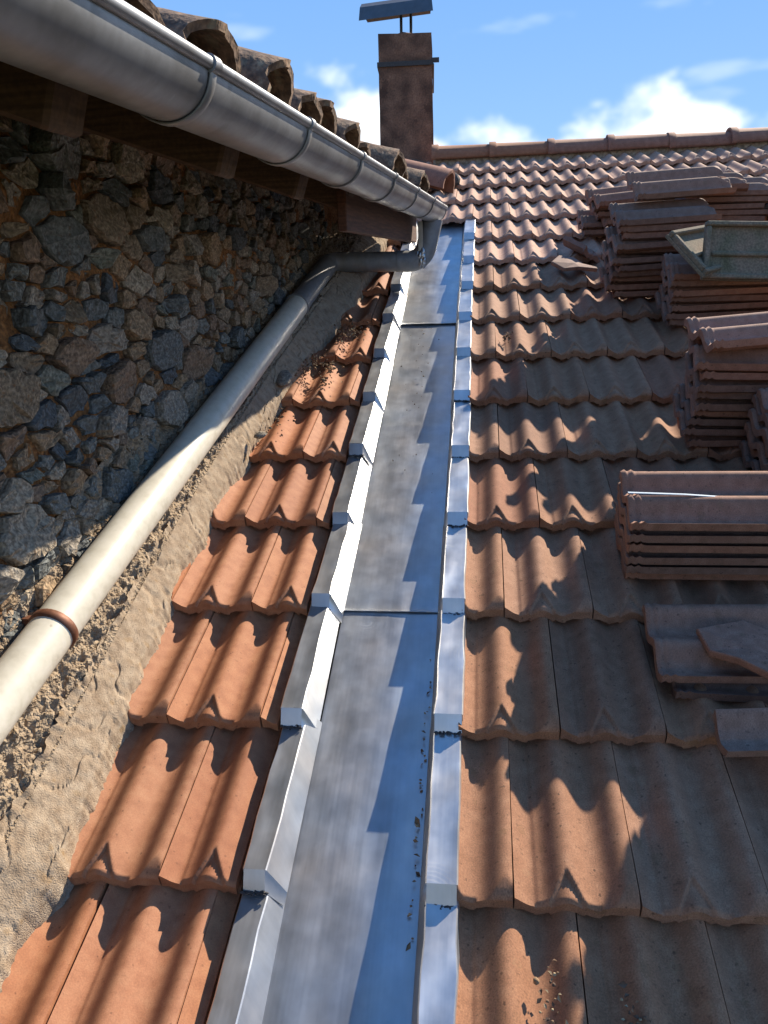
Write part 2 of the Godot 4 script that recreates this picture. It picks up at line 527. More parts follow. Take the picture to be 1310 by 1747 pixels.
func build_channel():
	rng.seed = 41
	var ch := thing("zinc_valley_gutter", "shiny new zinc valley channel with stepped box edges running up between the tiles", "valley gutter", RF)
	# floor sheets: the upper one laps over the lower one
	var cuts := [[0.05, 1.50, 0.0], [1.432, 3.30, 0.0035], [3.25, 4.98, 0.007]]
	for c in cuts:
		var f := func(x: float, t: float) -> float:
			var s: float = (t - c[0]) / (c[1] - c[0])
			var lip: float = 0.002 * maxf(0.0, 1.0 - (t - c[0]) / 0.012) if c[0] > 1.0 else 0.0
			return -0.051 + c[2] * (1.0 - s) + lip + noise_a.get_noise_2d(x * 260.0, t * 160.0 + c[0] * 900.0) * 0.0012 + 0.0016 * exp(-pow((t - 2.37) / 0.015, 2.0))
		var ts := [c[0], c[0] + 0.004, c[0] + 0.008, c[0] + 0.012]
		ts.append_array(span(c[0] + 0.03, c[1], int((c[1] - c[0]) / 0.02)))
		piece("channel_sheet", sheet(span(-0.356, -0.104, 20), ts, f, 0.0012), M.zinc, ch)
	for side in 2:
		for k in range(-1, 11):
			var v := V0 + 0.017 + 0.3602 * k
			var m: ArrayMesh
			if side == 0: m = cap_mesh(-0.092, -0.105, -0.034, -0.030, 0.385, 100 + k)
			else: m = cap_mesh(-0.379, -0.354, -0.428, -0.432, 0.385, 200 + k)
			var o := piece("edge_cap", m, M.zinc, ch, Transform3D(Basis(Vector3.UP, rng.randfn(0, 0.005)) * Basis(Vector3.FORWARD, rng.randfn(0, 0.006)), Vector3(rng.randfn(0, 0.0012), rng.randfn(0, 0.0012), -v + rng.randfn(0, 0.003))))
			# ragged solder along the foot of the front face
			if k < 7:
				var st := st_new()
				var x0 := -0.093 if side == 0 else -0.427
				var x1 := -0.034 if side == 0 else -0.378
				for j in 12:
					var xx := lerpf(x0, x1, (j + rng.randf()) / 12.0)
					blob(st, Vector3(xx, 0.0012, 0.028 + rng.randfn(0, 0.0025)), Vector3(rng.randf_range(0.002, 0.006), rng.randf_range(0.001, 0.0028), rng.randf_range(0.0015, 0.004)))
				var s := piece("solder_seam", done(st), M.solder, o)

func blob(st: SurfaceTool, c: Vector3, r: Vector3, sd := 0, rough := 0.25):
	var rings := []
	for i in range(0, 5):
		var ph := PI * (0.06 + 0.88 * i / 4.0)
		var ring := []
		for j in 7:
			var a := TAU * j / 7.0
			var m := 1.0 + rng.randf_range(-rough, rough)
			ring.append(c + Vector3(cos(a) * sin(ph) * r.x, cos(ph) * r.y, sin(a) * sin(ph) * r.z) * m)
		rings.append(ring)
	loft(st, rings, true, true, 0)

# ------------------------------------------------------------------ stone house on the left
const EDGE := [[0.0, -0.80], [0.55, -0.79], [0.66, -0.765], [1.05, -0.785], [1.44, -0.80], [1.84, -0.79], [2.23, -0.757], [2.61, -0.715], [3.01, -0.645], [3.46, -0.56], [4.0, -0.52], [4.9, -0.47]]
func fillet_edge(v: float) -> float:
	for i in EDGE.size() - 1:
		if v <= EDGE[i + 1][0]:
			return lerpf(EDGE[i][1], EDGE[i + 1][1], clampf((v - EDGE[i][0]) / (EDGE[i + 1][0] - EDGE[i][0]), 0, 1))
	return EDGE[-1][1]

const WX := -1.04         # wall face in the house frame
func wall_y_roof(s: float) -> float: return -1.454 + 0.355 * s

func build_stone_house():
	var hs := thing("stone_house", "old rubble stone house with weathered barrel tile eaves along the left side", "house", HF)
	# mortar body of the wall
	var st := st_new()
	var ss := span(-0.4, 4.7, 420)
	var grid := []
	for s in ss:
		var col := []
		for j in 161:
			var y := lerpf(-2.0, 0.33, j / 160.0)
			var d := noise_b.get_noise_2d(s * 160.0, y * 200.0) * 0.018 + noise_a.get_noise_2d(s * 600.0, y * 700.0) * 0.008
			col.append(Vector3(WX - 0.008 + d, y, -s))
		grid.append(col)
	st.set_smooth_group(0)
	for i in ss.size() - 1:
		for j in 160:
			quad(st, grid[i][j], grid[i][j + 1], grid[i + 1][j + 1], grid[i + 1][j])
	box(st, Vector3(WX - 0.30, -2.335, -2.15), Vector3(0.5, 5.33, 5.1))
	var wall := piece("stone_wall", done(st), M.earth, hs)
	tag(wall, "rubble wall of grey, blue and ochre stones in earth mortar")
	build_stones(wall)
	# mortar fillet: smooth weathered band beside the tiles and the crumbly band above it
	var inv := HF.affine_inverse()
	var vs := span(0.0, 4.85, 800)
	var smooth := []
	var crumbly := []
	for v in vs:
		var e := fillet_edge(v)
		var en := noise_b.get_noise_1d(v * 260.0) * 0.012 + noise_a.get_noise_1d(v * 3600.0) * 0.005
		var zz: float = -rp(0, v, 0.1).z
		var xw: float = -0.95 + 0.0675 * (zz - 1.4)           # wall face, world x
		var mid := lerpf(e, xw, 0.52)
		var mn := noise_b.get_noise_1d(v * 300.0 + 900.0) * 0.022 + noise_a.get_noise_1d(v * 2200.0 + 70.0) * 0.010
		var a := []
		for i in 49:
			var u := i / 48.0
			var x := lerpf(e, mid, u) + en * pow(1.0 - u, 5.0) + mn * pow(u, 5.0)
			var n := -0.03 + 0.055 * smoothstep(0.0, 0.10, u) + 0.085 * u
			n += noise_b.get_noise_2d(x * 140.0, v * 110.0) * 0.010 * (0.3 + u) + noise_b.get_noise_2d(x * 900.0 + 50.0, v * 900.0) * 0.0022 + noise_a.get_noise_2d(x * 3200.0, v * 3200.0) * 0.0022
			var crack := absf(noise_a.get_noise_2d(x * 240.0 + 300.0, v * 180.0))
			n -= 0.006 * (1.0 - smoothstep(0.0, 0.035, crack))
			a.append(inv * rp(x, v, n))
		smooth.append(a)
		var b := []
		for i in 57:
			var u := i / 56.0
			var x := lerpf(mid + 0.02, xw - 0.006, pow(u, 0.62))
			var n := 0.098 + lerpf(0.24, 0.05, smoothstep(1.7, 2.5, v)) * u * u + 0.04 * u
			var amp := 0.010 * smoothstep(0.0, 0.06, u)
			var k := noise_a.get_noise_3d(x * 2400.0, n * 2400.0, v * 2400.0) * amp * 1.5 + noise_b.get_noise_3d(x * 800.0, n * 800.0, v * 800.0) * amp * 1.6
			b.append(inv * (rp(x, v, n) + Vector3(k * 0.8, k * 0.8, 0)))
		crumbly.append(b)
	for q in [["mortar_fillet", smooth, M.render, "smooth weathered mortar fillet beside the left tiles"], ["crumbly_render", crumbly, M.crumbly, "coarse crumbling render at the foot of the stone wall"]]:
		var s2 := st_new()
		s2.set_smooth_group(0)
		var g: Array = q[1]
		for i in g.size() - 1:
			for j in g[0].size() - 1:
				quad(s2, g[i][j], g[i][j + 1], g[i + 1][j + 1], g[i + 1][j])
		tag(piece(q[0], done(s2), q[2], hs), q[3])
	# timber: wall plate, rafters, boarding
	st = st_new()
	box(st, Vector3(WX - 0.02, 0.39, -2.15), Vector3(0.14, 0.14, 5.1), Basis.IDENTITY, 0.006)
	piece("wall_plate", done(st), M.wood, hs)
	var sl := 0.36
	var bas := Basis(Vector3.FORWARD, atan(sl))
	var s := 0.45
	while s < 4.0:
		var r := st_new()
		box(r, Vector3(-0.93, 0.35, 0) + Vector3.ZERO, Vector3(0.74, 0.11, 0.085), bas, 0.006)
		piece("rafter", done(r), M.wood, hs, Transform3D(Basis.IDENTITY, Vector3(rng.randf_range(-0.015, 0.015), 0, -s)))
		s += 0.53
	for i in 9:
		var bst := st_new()
		box(bst, Vector3.ZERO, Vector3(0.172, 0.022, 5.1), bas, 0.002)
		var xx := -0.62 - i * 0.168
		piece("roof_board", done(bst), M.wood, hs, Transform3D(Basis.IDENTITY, Vector3(xx, 0.292 - (xx + 0.62) * sl - 0.01 + rng.randf_range(0, 0.003), -1.95)))
	st = st_new()
	box(st, Vector3(-0.60, 0.175, -3.25), Vector3(0.03, 0.12, 1.5), Basis.IDENTITY, 0.003)
	piece("fascia_board", done(st), M.wood_red, hs)
	# barrel tiles: covers and pans in two visible courses
	var covers := []
	for k in 3: covers.append(barrel(0.098, 0.080, 0.44, true, 40 + k))
	var pans := []
	for k in 2: pans.append(barrel(0.085, 0.072, 0.44, false, 60 + k))
	rng.seed = 31
	var d := 0.10
	var n := 0
	while d < 3.5:
		for row in 4:
			var xm := -0.505 - row * 0.33
			var up := Vector3(xm, 0.262 - (xm + 0.475) * sl, -d + 0.0)
			var o := piece("barrel_tile", covers[rng.randi() % 3], M.canal, hs)
			o.transform = Transform3D(Basis(Vector3.FORWARD, atan(sl) - 0.05) * Basis(Vector3.UP, rng.randfn(0, 0.07)) * Basis(Vector3.RIGHT, rng.randfn(0, 0.08)), up + Vector3(-0.005 + rng.randfn(0, 0.022), 0.012 + rng.randfn(0, 0.011), rng.randfn(0, 0.014)))
			var p := piece("barrel_tile", pans[rng.randi() % 2], M.canal, hs)
			p.transform = Transform3D(Basis(Vector3.FORWARD, atan(sl) - 0.04) * Basis(Vector3.UP, rng.randfn(0, 0.02)), up + Vector3(-0.035 + rng.randfn(0, 0.01), 0.046, -0.118))
		d += 0.235 + rng.randfn(0, 0.012)
		n += 1
	var red := piece("barrel_tile", barrel(0.105, 0.092, 0.5, true, 77, 0.002), M.canal_red, hs)
	red.transform = Transform3D(Basis(Vector3.FORWARD, atan(sl) - 0.06) * Basis(Vector3.UP, -0.12), Vector3(-0.40, 0.315, -3.72))
	tag(red, "newer smooth red barrel tile closing the end of the old eaves")

# half barrel along -x, mouth at the origin
func barrel(r0: float, r1: float, ln: float, cover: bool, sd: int, rough := 0.006) -> ArrayMesh:
	var st := st_new()
	var rr := RandomNumberGenerator.new()
	rr.seed = sd
	var sg := 1.0 if cover else -1.0
	var rings := []
	var seg := 16
	for k in 10:
		var u := k / 9.0
		var r := lerpf(r0, r1, u)
		var ring := []
		var outer := []
		var inner := []
		for j in seg + 1:
			var a := PI * (0.02 + 0.96 * j / seg)
			var w := 1.0 + noise_b.get_noise_3d(u * 60.0, j * 5.0, sd * 31.0) * rough * 14.0
			var mouth := 0.0
			if k == 0: mouth = noise_a.get_noise_2d(j * 9.0, sd * 50.0) * rough * 3.5
			outer.append(Vector3(-u * ln + mouth, sg * sin(a) * r * 0.92 * w, cos(a) * r * w))
			var ri := r - 0.015
			inner.append(Vector3(-u * ln + mouth, sg * sin(a) * ri * 0.92 * w - (0.0 if cover else 0.0), cos(a) * ri * w))
		inner.reverse()
		ring.append_array(outer)
		ring.append_array(inner)
		rings.append(ring)
	var half := seg + 1
	for k in 9:
		for i in 2 * half:
			var j := (i + 1) % (2 * half)
			st.set_smooth_group(0 if i < half - 1 else (1 if i == half - 1 else (2 if i < 2 * half - 1 else 3)))
			quad(st, rings[k][i], rings[k + 1][i], rings[k + 1][j], rings[k][j])
	for k in [0, 9]:
		st.set_smooth_group(5)
		for i in half - 1:
			var o: Array = rings[k]
			quad(st, o[i], o[i + 1], o[2 * half - 2 - i], o[2 * half - 1 - i])
	return done(st)

func build_stones(wall: Node3D):
	var pts := []
	var r := RandomNumberGenerator.new()
	r.seed = 5
	var S0 := 0.80
	var S1 := 3.95
	for cls in [[0.085, 16], [0.058, 55], [0.038, 190], [0.024, 700]]:
		var tries := 0
		var made := 0
		while tries < 6000 and made < cls[1]:
			tries += 1
			var s := r.randf_range(S0, S1)
			var y := r.randf_range(-1.2, 0.30)
			if y < wall_y_roof(s) + lerpf(0.20, 0.05, smoothstep(1.7, 2.4, s)): continue
			if cls[0] > 0.07 and s > 2.5: continue
			var ok := true
			for p in pts:
				var dx: float = p[0] - s
				var dy: float = (p[1] - y) * 1.6
				if sqrt(dx * dx + dy * dy) < (p[2] + cls[0]) * 0.93: ok = false; break
			if ok:
				pts.append([s, y, cls[0] * r.randf_range(0.85, 1.15)])
				made += 1
	var idx := 0
	var small := []
	for i in 9: small.append(st_new())
	for i in pts.size():
		var p: Array = pts[i]
		var poly := []
		for q in [[-1, -1], [1, -1], [1, 1], [-1, 1]]: poly.append(Vector2(q[0], q[1]) * p[2] * 2.0)
		for k in pts.size():
			if k == i: continue
			var o: Array = pts[k]
			var d := Vector2(o[0] - p[0], (o[1] - p[1]) * 1.6)
			if d.length() > 0.40: continue
			var len := d.length()
			var off: float = (len * len + p[2] * p[2] - o[2] * o[2]) / (2.0 * len)
			var nn := d / len
			var out := []
			for a in poly.size():
				var u: Vector2 = poly[a]
				var w: Vector2 = poly[(a + 1) % poly.size()]
				var du := u.dot(nn) - off
				var dw := w.dot(nn) - off
				if du <= 0: out.append(u)
				if du * dw < 0: out.append(u.lerp(w, du / (du - dw)))
			poly = out
			if poly.size() < 3: break
		if poly.size() < 3: continue
		for a in poly.size(): poly[a] = Vector2(poly[a].x, poly[a].y / 1.6)
		var c := Vector2.ZERO
		for u in poly: c += u
		c /= poly.size()
		# inset and roughen the outline
		var ol := []
		var gap := r.randf_range(0.004, 0.009)
		for a in poly.size():
			var u: Vector2 = poly[a] - c
			var w: Vector2 = poly[(a + 1) % poly.size()] - c
			u *= maxf(0.3, 1.0 - gap / maxf(u.length(), 0.004))
			w *= maxf(0.3, 1.0 - gap / maxf(w.length(), 0.004))
			var e := (w - u).length()
			if e < 0.004: continue
			var cutk := minf(0.35, 0.005 / e)
			var cnt: int = max(2, int(e / 0.016))
			for m in cnt:
				var f := lerpf(cutk, 1.0 - cutk, float(m) / (cnt - 1))
				var q := u.lerp(w, f)
				var nrm := (w - u).orthogonal().normalized()
				ol.append(q + nrm * r.randfn(0, 0.0034))
		if ol.size() < 5: continue
		var st: SurfaceTool = st_new()
		var dep: float = clampf(p[2] * r.randf_range(0.12, 0.5), 0.006, 0.028)
		var tx := r.randfn(0, 0.16)
		var ty := r.randfn(0, 0.16)
		var rings := []
		for rg in [[1.0, -0.03, 0.0], [0.99, 0.55, 0.002], [0.94, 0.95, 0.002], [0.6, 1.0, 0.0025]]:
			var ring := []
			for q in ol:
				var z: float = rg[1] if rg[1] < 0 else rg[1] * dep + (tx * q.x + ty * q.y) * rg[1] + r.randfn(0, rg[2])
				ring.append(Vector3(z, q.y * rg[0], -q.x * rg[0]))
			ring.reverse()
			rings.append(ring)
		var wgt := [3, 3, 5, 4, 2, 4, 3, 4, 3]
		var roll := r.randi() % 31
		var mi := 0
		while roll >= wgt[mi]:
			roll -= wgt[mi]
			mi += 1
		var at := Vector3(WX, p[1] + c.y, -(p[0] + c.x))
		if idx >= 290:
			st = small[mi]
			for rg in rings:
				for k in rg.size(): rg[k] += at
		loft(st, rings, false, false, -1)
		fan(st, rings[3], true)
		if idx < 290:
			piece("stone", done(st), M.stone[mi], wall, Transform3D(Basis.IDENTITY, at))
		idx += 1
	for k in 9:
		var o := piece("small_stones", done(small[k]), M.stone[k], wall)
		o.set_meta("kind", "stuff")

# ------------------------------------------------------------------ gutter and downpipe
const GX := -0.4925       # centre line of the gutter in the house frame
const GY := 0.262
const GR := 0.0625
func build_gutter():
	rng.seed = 44
	var g := thing("rain_gutter", "grey half round zinc rain gutter hung along the eaves of the stone house", "gutter", HF)
	var s0 := -0.6
	var s1 := 3.925
	var st := st_new()
	var rings := []
	for s in span(s0, s1, 60):
		var ring := []
		for j in 25:
			var a := -PI * j / 24.0
			ring.append(Vector3(GX + cos(a) * GR, GY + sin(a) * GR, -s))
		for j in range(24, -1, -1):
			var a := -PI * j / 24.0
			ring.append(Vector3(GX + cos(a) * (GR - 0.0015), GY + sin(a) * (GR - 0.0015), -s))
		rings.append(ring)
	loft(st, rings, true, true, 0)
	piece("trough", done(st), M.zinc_old, g)
	st = st_new()
	tube(st, [Vector3(GX + GR + 0.001, GY + 0.003, -s0), Vector3(GX + GR + 0.001, GY + 0.003, -s1)], 0.0085, 16)
	piece("front_bead", done(st), M.zinc_old, g)
	st = st_new()
	var cap := []
	for e in [s1 - 0.002, s1 + 0.004]:
		var ring := []
		for j in 25:
			var a := -PI * j / 24.0
			ring.append(Vector3(GX + cos(a) * (GR + 0.003), GY + sin(a) * (GR + 0.003), -e))
		cap.append(ring)
	loft(st, cap, true, true, -1)
	piece("stop_end", done(st), M.zinc_old, g)
	for k in 8:
		var s := 0.62 + 0.47 * k
		if s > 3.85: break
		var bs := st_new()
		var path := []
		for j in 21:
			var a := -PI * j / 20.0
			path.append(Vector3(GX + cos(a) * (GR + 0.0015), GY + sin(a) * (GR + 0.0015), 0))
		var r2 := []
		for q in path:
			var nrm: Vector3 = (q - Vector3(GX, GY, 0)).normalized()
			r2.append([q + Vector3(0, 0, 0.011) , q + nrm * 0.0028 + Vector3(0, 0, 0.008), q + nrm * 0.0028 + Vector3(0, 0, -0.008), q + Vector3(0, 0, -0.011)])
		loft(bs, r2, true, true, 0)
		tube(bs, [Vector3(GX + GR + 0.001, GY + 0.003, 0.011), Vector3(GX + GR + 0.001, GY + 0.003, -0.011)], 0.0115, 16)
		piece("bracket", done(bs), M.zinc_old, g, Transform3D(Basis.IDENTITY, Vector3(0, 0, -s)))
	# hanging strap with crumpled foil near the outlet
	st = st_new()
	box(st, Vector3(GX - 0.045, GY - 0.155, -3.80), Vector3(0.022, 0.19, 0.003))
	piece("hanging_strap", done(st), M.zinc, g)
	st = st_new()
	for i in 9:
		blob(st, Vector3(GX - 0.045 + rng.randfn(0, 0.007), GY - 0.225 + rng.randfn(0, 0.015), -3.795), Vector3(0.011, 0.02, 0.006), 0, 0.4)
	piece("crumpled_foil", done(st), M.zinc, g)

func arc_path(pts: Array, rad: float) -> Array:
	# rounds the corners of a polyline
	var out := [pts[0]]
	for i in range(1, pts.size() - 1):
		var a: Vector3 = pts[i - 1]
		var b: Vector3 = pts[i]
		var c: Vector3 = pts[i + 1]
		var p := b + (a - b).normalized() * rad
		var q := b + (c - b).normalized() * rad
		for k in 11:
			var u := k / 10.0
			out.append(p.lerp(b, u).lerp(b.lerp(q, u), u))
	out.append(pts[-1])
	return out

func build_downpipe():
	var d := thing("downpipe", "cream plastic downpipe with grey zinc elbow running down along the stone wall", "downpipe")
	var top := HF * Vector3(GX + 0.005, GY - 0.05, -3.86)
	var e1 := Vector3(-0.272, 5.025, -3.87)
	var e2 := Vector3(-0.715, 5.035, -3.80)
	var a := e2
	var b := Vector3(-0.88, 4.306, -1.356)
	var dir := (b - a).normalized()
	var r := 0.046
	var st := st_new()
	tube(st, arc_path([top, e1, e1 + (e2 - e1).normalized() * 0.13], 0.075), r + 0.003, 28)
	piece("elbow", done(st), M.zinc_dull, d)
	st = st_new()
	tube(st, arc_path([e1 + (e2 - e1).normalized() * 0.11, e2, e2 + dir * 0.62], 0.06), r, 28)
	piece("upper_pipe", done(st), M.zinc_dull, d)
	var q := a + dir * 0.60
	st = st_new()
	tube(st, [q, b + dir * 1.2], r + 0.002, 36)
	piece("lower_pipe", done(st), M.pvc, d)
	st = st_new()
	tube(st, [q - dir * 0.006, q + dir * 0.012], r + 0.006, 36)
	piece("joint_ring", done(st), M.zinc_dull, d)
	st = st_new()
	tube(st, [b - dir * 0.011, b - dir * 0.008, b + dir * 0.008, b + dir * 0.011], [r + 0.003, r + 0.006, r + 0.006, r + 0.003], 36)
	var lug := (b + Vector3(-0.045, 0.02, 0))
	box(st, lug, Vector3(0.03, 0.016, 0.018))
	tube(st, [lug, lug + Vector3(-0.12, -0.01, 0)], 0.004, 8)
	piece("clamp_ring", done(st), M.rust, d)

# ------------------------------------------------------------------ chimney
func build_chimney():
	rng.seed = 45
	var base := Vector3(-0.585, 4.9, -6.75)
	var c := thing("chimney", "tall square brown rendered chimney with a metal rain cowl on the ridge", "chimney", Transform3D(Basis(Vector3.UP, 0.07), base))
	var st := st_new()
	var rings := []
	for k in 15:
		var y := 1.76 * k / 14.0
		var ring := []
		for q in [[-1, 1], [-0.5, 1], [0, 1], [0.5, 1], [1, 1], [1, 0.3], [1, -0.3], [1, -1], [0, -1], [-1, -1], [-1, 0]]:
			var w := noise_b.get_noise_3d(q[0] * 60.0, y * 130.0, q[1] * 60.0) * 0.006
			ring.append(Vector3(q[0] * (0.212 - 0.006 * y) + w, y + (noise_a.get_noise_2d(q[0] * 90.0, q[1] * 90.0) * 0.018 if k == 14 else 0.0), q[1] * 0.235 + w))
		rings.append(ring)
	loft(st, rings, true, true, -1)
	piece("stack", done(st), M.chimney, c)
	st = st_new()
	blob(st, Vector3(0.01, 1.765, 0.0), Vector3(0.15, 0.04, 0.18), 0, 0.12)
	piece("mortar_crown", done(st), M.chimney, c)
	st = st_new()
	for q in [[Vector3(0, 1.56, 0.24), Vector3(0.42, 0.032, 0.012)], [Vector3(-0.206, 1.56, 0), Vector3(0.012, 0.032, 0.48)], [Vector3(0.206, 1.56, 0.02), Vector3(0.012, 0.034, 0.46)]]:
		box(st, q[0], q[1])
	piece("iron_band", done(st), M.iron, c)
	st = st_new()
	box(st, Vector3(0.225, 1.575, 0.235), Vector3(0.06, 0.032, 0.014))
	tube(st, [Vector3(0.212, 1.55, 0.23), Vector3(0.214, 1.44, -0.20)], 0.006, 8)
	piece("band_clip", done(st), M.iron, c)
	for x in [-0.03, 0.045]:
		st = st_new()
		tube(st, [Vector3(x, 1.74, 0.02), Vector3(x + 0.004, 2.02, 0.02)], 0.011, 12)
		piece("cowl_post", done(st), M.iron, c)
	st = st_new()
	var rr := []
	for k in 2:
		var ring := []
		var xx: float = [-0.225, 0.305][k]
		for q in [[0.20, -0.06], [0.10, 0.05], [0.0, 0.10], [-0.12, 0.09], [-0.24, 0.04]]:
			ring.append(Vector3(xx + 0.10 * -q[0] * (1.0 if k == 0 else -0.2), 1.94 + q[1] + 0.012 * k, 0.02 + q[0]))
		for q in [[-0.24, 0.04], [-0.12, 0.09], [0.0, 0.10], [0.10, 0.05], [0.20, -0.06]]:
			ring.append(Vector3(xx + 0.10 * -q[0] * (1.0 if k == 0 else -0.2), 1.937 + q[1] + 0.012 * k, 0.02 + q[0]))
		rr.append(ring)
	loft(st, rr, true, true, -1)
	piece("cowl_plate", done(st), M.sheet_metal, c, Transform3D(Basis(Vector3.FORWARD, -0.05), Vector3.ZERO))
	# mortar lump and broken tile at the foot
	st = st_new()
	blob(st, Vector3(0.02, 0.80, 0.27), Vector3(0.2, 0.09, 0.09), 0, 0.15)
	piece("mortar_flashing", done(st), M.chimney, c)

# ------------------------------------------------------------------ stacked tiles
const ORD := ["lowest", "second from bottom", "third from bottom", "fourth from bottom", "fifth from bottom", "sixth from bottom", "seventh from bottom", "eighth from bottom", "ninth from bottom", "tenth from bottom", "eleventh from bottom", "twelfth from bottom", "thirteenth from bottom", "fourteenth from bottom", "fifteenth from bottom"]
var loose: ArrayMesh
func stack(x0: float, v0: float, count: int, where: String, turn := 0.0, n0 := 0.030, pitch := 0.031, lean := 0.0, mess := 1.0):
	for k in count:
		var o := piece("stacked_tile", loose, M.tile_stack[rng.randi() % 6])
		var b := Basis(Vector3.UP, PI / 2 + turn + rng.randfn(0, 0.022) * mess)
		var off := Vector3(rng.randfn(0, 0.010) * mess + lean * k, n0 + pitch * k, rng.randfn(0, 0.004))
		o.transform = RF * Transform3D(b, Vector3(x0 + L, 0, -v0) + off)
		var nm: String = "topmost" if k == count - 1 else ORD[k]
		tag(o, "%s tile of the %s" % [nm, where], "roof tile", "tiles stacked on the roof")

func single(called: String, mesh: Mesh, m: Material, label: String, x: float, v: float, n: float, b: Basis, cat := "roof tile", grp := ""):
	var o := piece(called, mesh, m)
	o.transform = RF * Transform3D(b, Vector3(x, n, -v))
	tag(o, label, cat, grp)
	return o

func build_stacks():
	rng.seed = 42
	loose = tile_mesh(0.0, W, 0.41, 0.022)
	stack(0.362, 1.49, 6, "nearest strapped pile at the right edge", 0.0, 0.028, 0.0315, 0.0, 0.25)
	stack(0.80, 1.90, 7, "pile half cut off by the right edge", 0.03)
	stack(0.645, 2.11, 9, "tall middle pile behind the strapped one", -0.04)
	stack(0.74, 3.02, 7, "pile under the mossy green tiles", 0.02)
	stack(0.555, 3.34, 11, "tallest dark pile in the middle distance", 0.07, 0.03, 0.031, 0.002, 2.0)
	stack(0.55, 4.22, 6, "leftmost far pile below the ridge", 0.12, 0.03, 0.031, 0.003, 2.5)
	stack(1.02, 4.10, 7, "far pile right of the tallest one", -0.12, 0.03, 0.031, -0.002, 2.5)
	stack(1.44, 4.02, 6, "farthest right pile", -0.05)
	stack(1.10, 2.60, 8, "pile beyond the right edge", 0.0)
	stack(0.84, 1.60, 14, "tall pile beyond the frame behind the strapped one", 0.0)  # unseen pile, placed and sized for the shade it throws on the lower right courses
	stack(1.20, 3.20, 8, "pile to the right of the mossy tiles", 0.0)
	# strap
	var st := st_new()
	var pts := [rp(0.366, 1.60, 0.216), rp(0.50, 1.595, 0.214), rp(0.66, 1.59, 0.204), rp(0.80, 1.585, 0.212)]
	var rr := []
	for p in pts: rr.append([p + Vector3(0, 0.001, 0.005), p + Vector3(0, 0.001, -0.005), p + Vector3(0, -0.0005, -0.005), p + Vector3(0, -0.0005, 0.005)])
	loft(st, rr, true, true, -1)
	tag(piece("plastic_strap", done(st), M.strap), "pale plastic strap lying along the nearest tile pile", "strap")
	# tilted tiles on top of the piles
	single("loose_tile", loose, M.tile_stack[2], "sunlit tile lying askew on the tall middle pile", 1.07, 2.20, 0.345, Basis(Vector3.UP, PI / 2 + 0.16) * Basis(Vector3.FORWARD, 0.12))
	single("loose_tile", loose, M.tile_stack[0], "tile lying askew over the top of the tallest dark pile", 1.06, 3.50, 0.40, Basis(Vector3.UP, PI / 2 + 0.12) * Basis(Vector3.FORWARD, -0.15))
	single("loose_tile", loose, M.tile_stack[1], "pale edged tile resting between the two far piles", 1.25, 3.95, 0.29, Basis(Vector3.UP, PI / 2 - 0.12) * Basis(Vector3.FORWARD, 0.05))
	var up := upturned()
	single("mossy_tile", up, M.tile_moss, "mossy upturned tile tilted on the pile, the smaller left one", 0.88, 3.08, 0.30, Basis(Vector3.UP, 0.75) * Basis(Vector3.RIGHT, 0.55) * Basis(Vector3.FORWARD, 0.2))
	single("mossy_tile", up, M.tile_moss, "mossy upturned tile tilted on the pile, cut by the right frame edge", 1.03, 2.97, 0.325, Basis(Vector3.UP, -0.12) * Basis(Vector3.RIGHT, 0.95) * Basis(Vector3.FORWARD, 0.05))
	# broken ones
	var half := tile_mesh(0.0, W, 0.19)
	var shard := broken(0.12, 0.10, 3)
	single("broken_tile", half, M.tile_stack[1], "broken tile half leaning left of the tallest pile, its edge sunlit", 0.50, 3.80, 0.08, Basis(Vector3.UP, 0.5) * Basis(Vector3.FORWARD, 0.7), "broken tile")
	single("broken_tile", shard, M.tile_stack[4], "small shard lying flat left of the leaning tile half", 0.44, 3.66, 0.045, Basis(Vector3.UP, 1.1) * Basis(Vector3.RIGHT, 0.2), "broken tile")
	single("loose_tile", loose, M.tile_stack[0], "dark tile lying flat on the courses at the lower right edge", 0.80, 1.16, 0.04, Basis(Vector3.UP, PI / 2 + 0.03))
	single("loose_tile", loose, M.tile_stack[3], "dark tile under the one at the lower right edge", 0.83, 1.12, 0.012, Basis(Vector3.UP, PI / 2 - 0.02))
	single("broken_tile", shard, M.tile_stack[2], "pointed tile shard lying on the dark tile at lower right", 0.56, 1.19, 0.085, Basis(Vector3.UP, 0.3) * Basis(Vector3.RIGHT, -0.15), "broken tile")
	single("broken_tile", tile_mesh(0.0, 0.088, 0.19, 0.022), M.tile_stack[4], "broken tile piece lowest at the right frame edge", 0.665, 0.972, 0.05, Basis(Vector3.UP, PI / 2 + 0.08) * Basis(Vector3.FORWARD, -0.1), "broken tile")

# a tile seen from below: a plate with raised rims and a cross rib, centred
func upturned() -> ArrayMesh:
	var st := st_new()
	box(st, Vector3.ZERO, Vector3(L, 0.014, W), Basis.IDENTITY, 0.002)
	for z in [-W * 0.5 + 0.011, W * 0.5 - 0.011]:
		box(st, Vector3(0, 0.017, z), Vector3(L - 0.002, 0.024, 0.018), Basis.IDENTITY, 0.004)
	box(st, Vector3(0, 0.012, 0.012), Vector3(L - 0.06, 0.014, 0.016), Basis.IDENTITY, 0.004)
	for x in [-L * 0.5 + 0.012, L * 0.5 - 0.012]:
		box(st, Vector3(x, 0.016, 0), Vector3(0.02, 0.022, W - 0.042), Basis.IDENTITY, 0.004)
	return done(st)

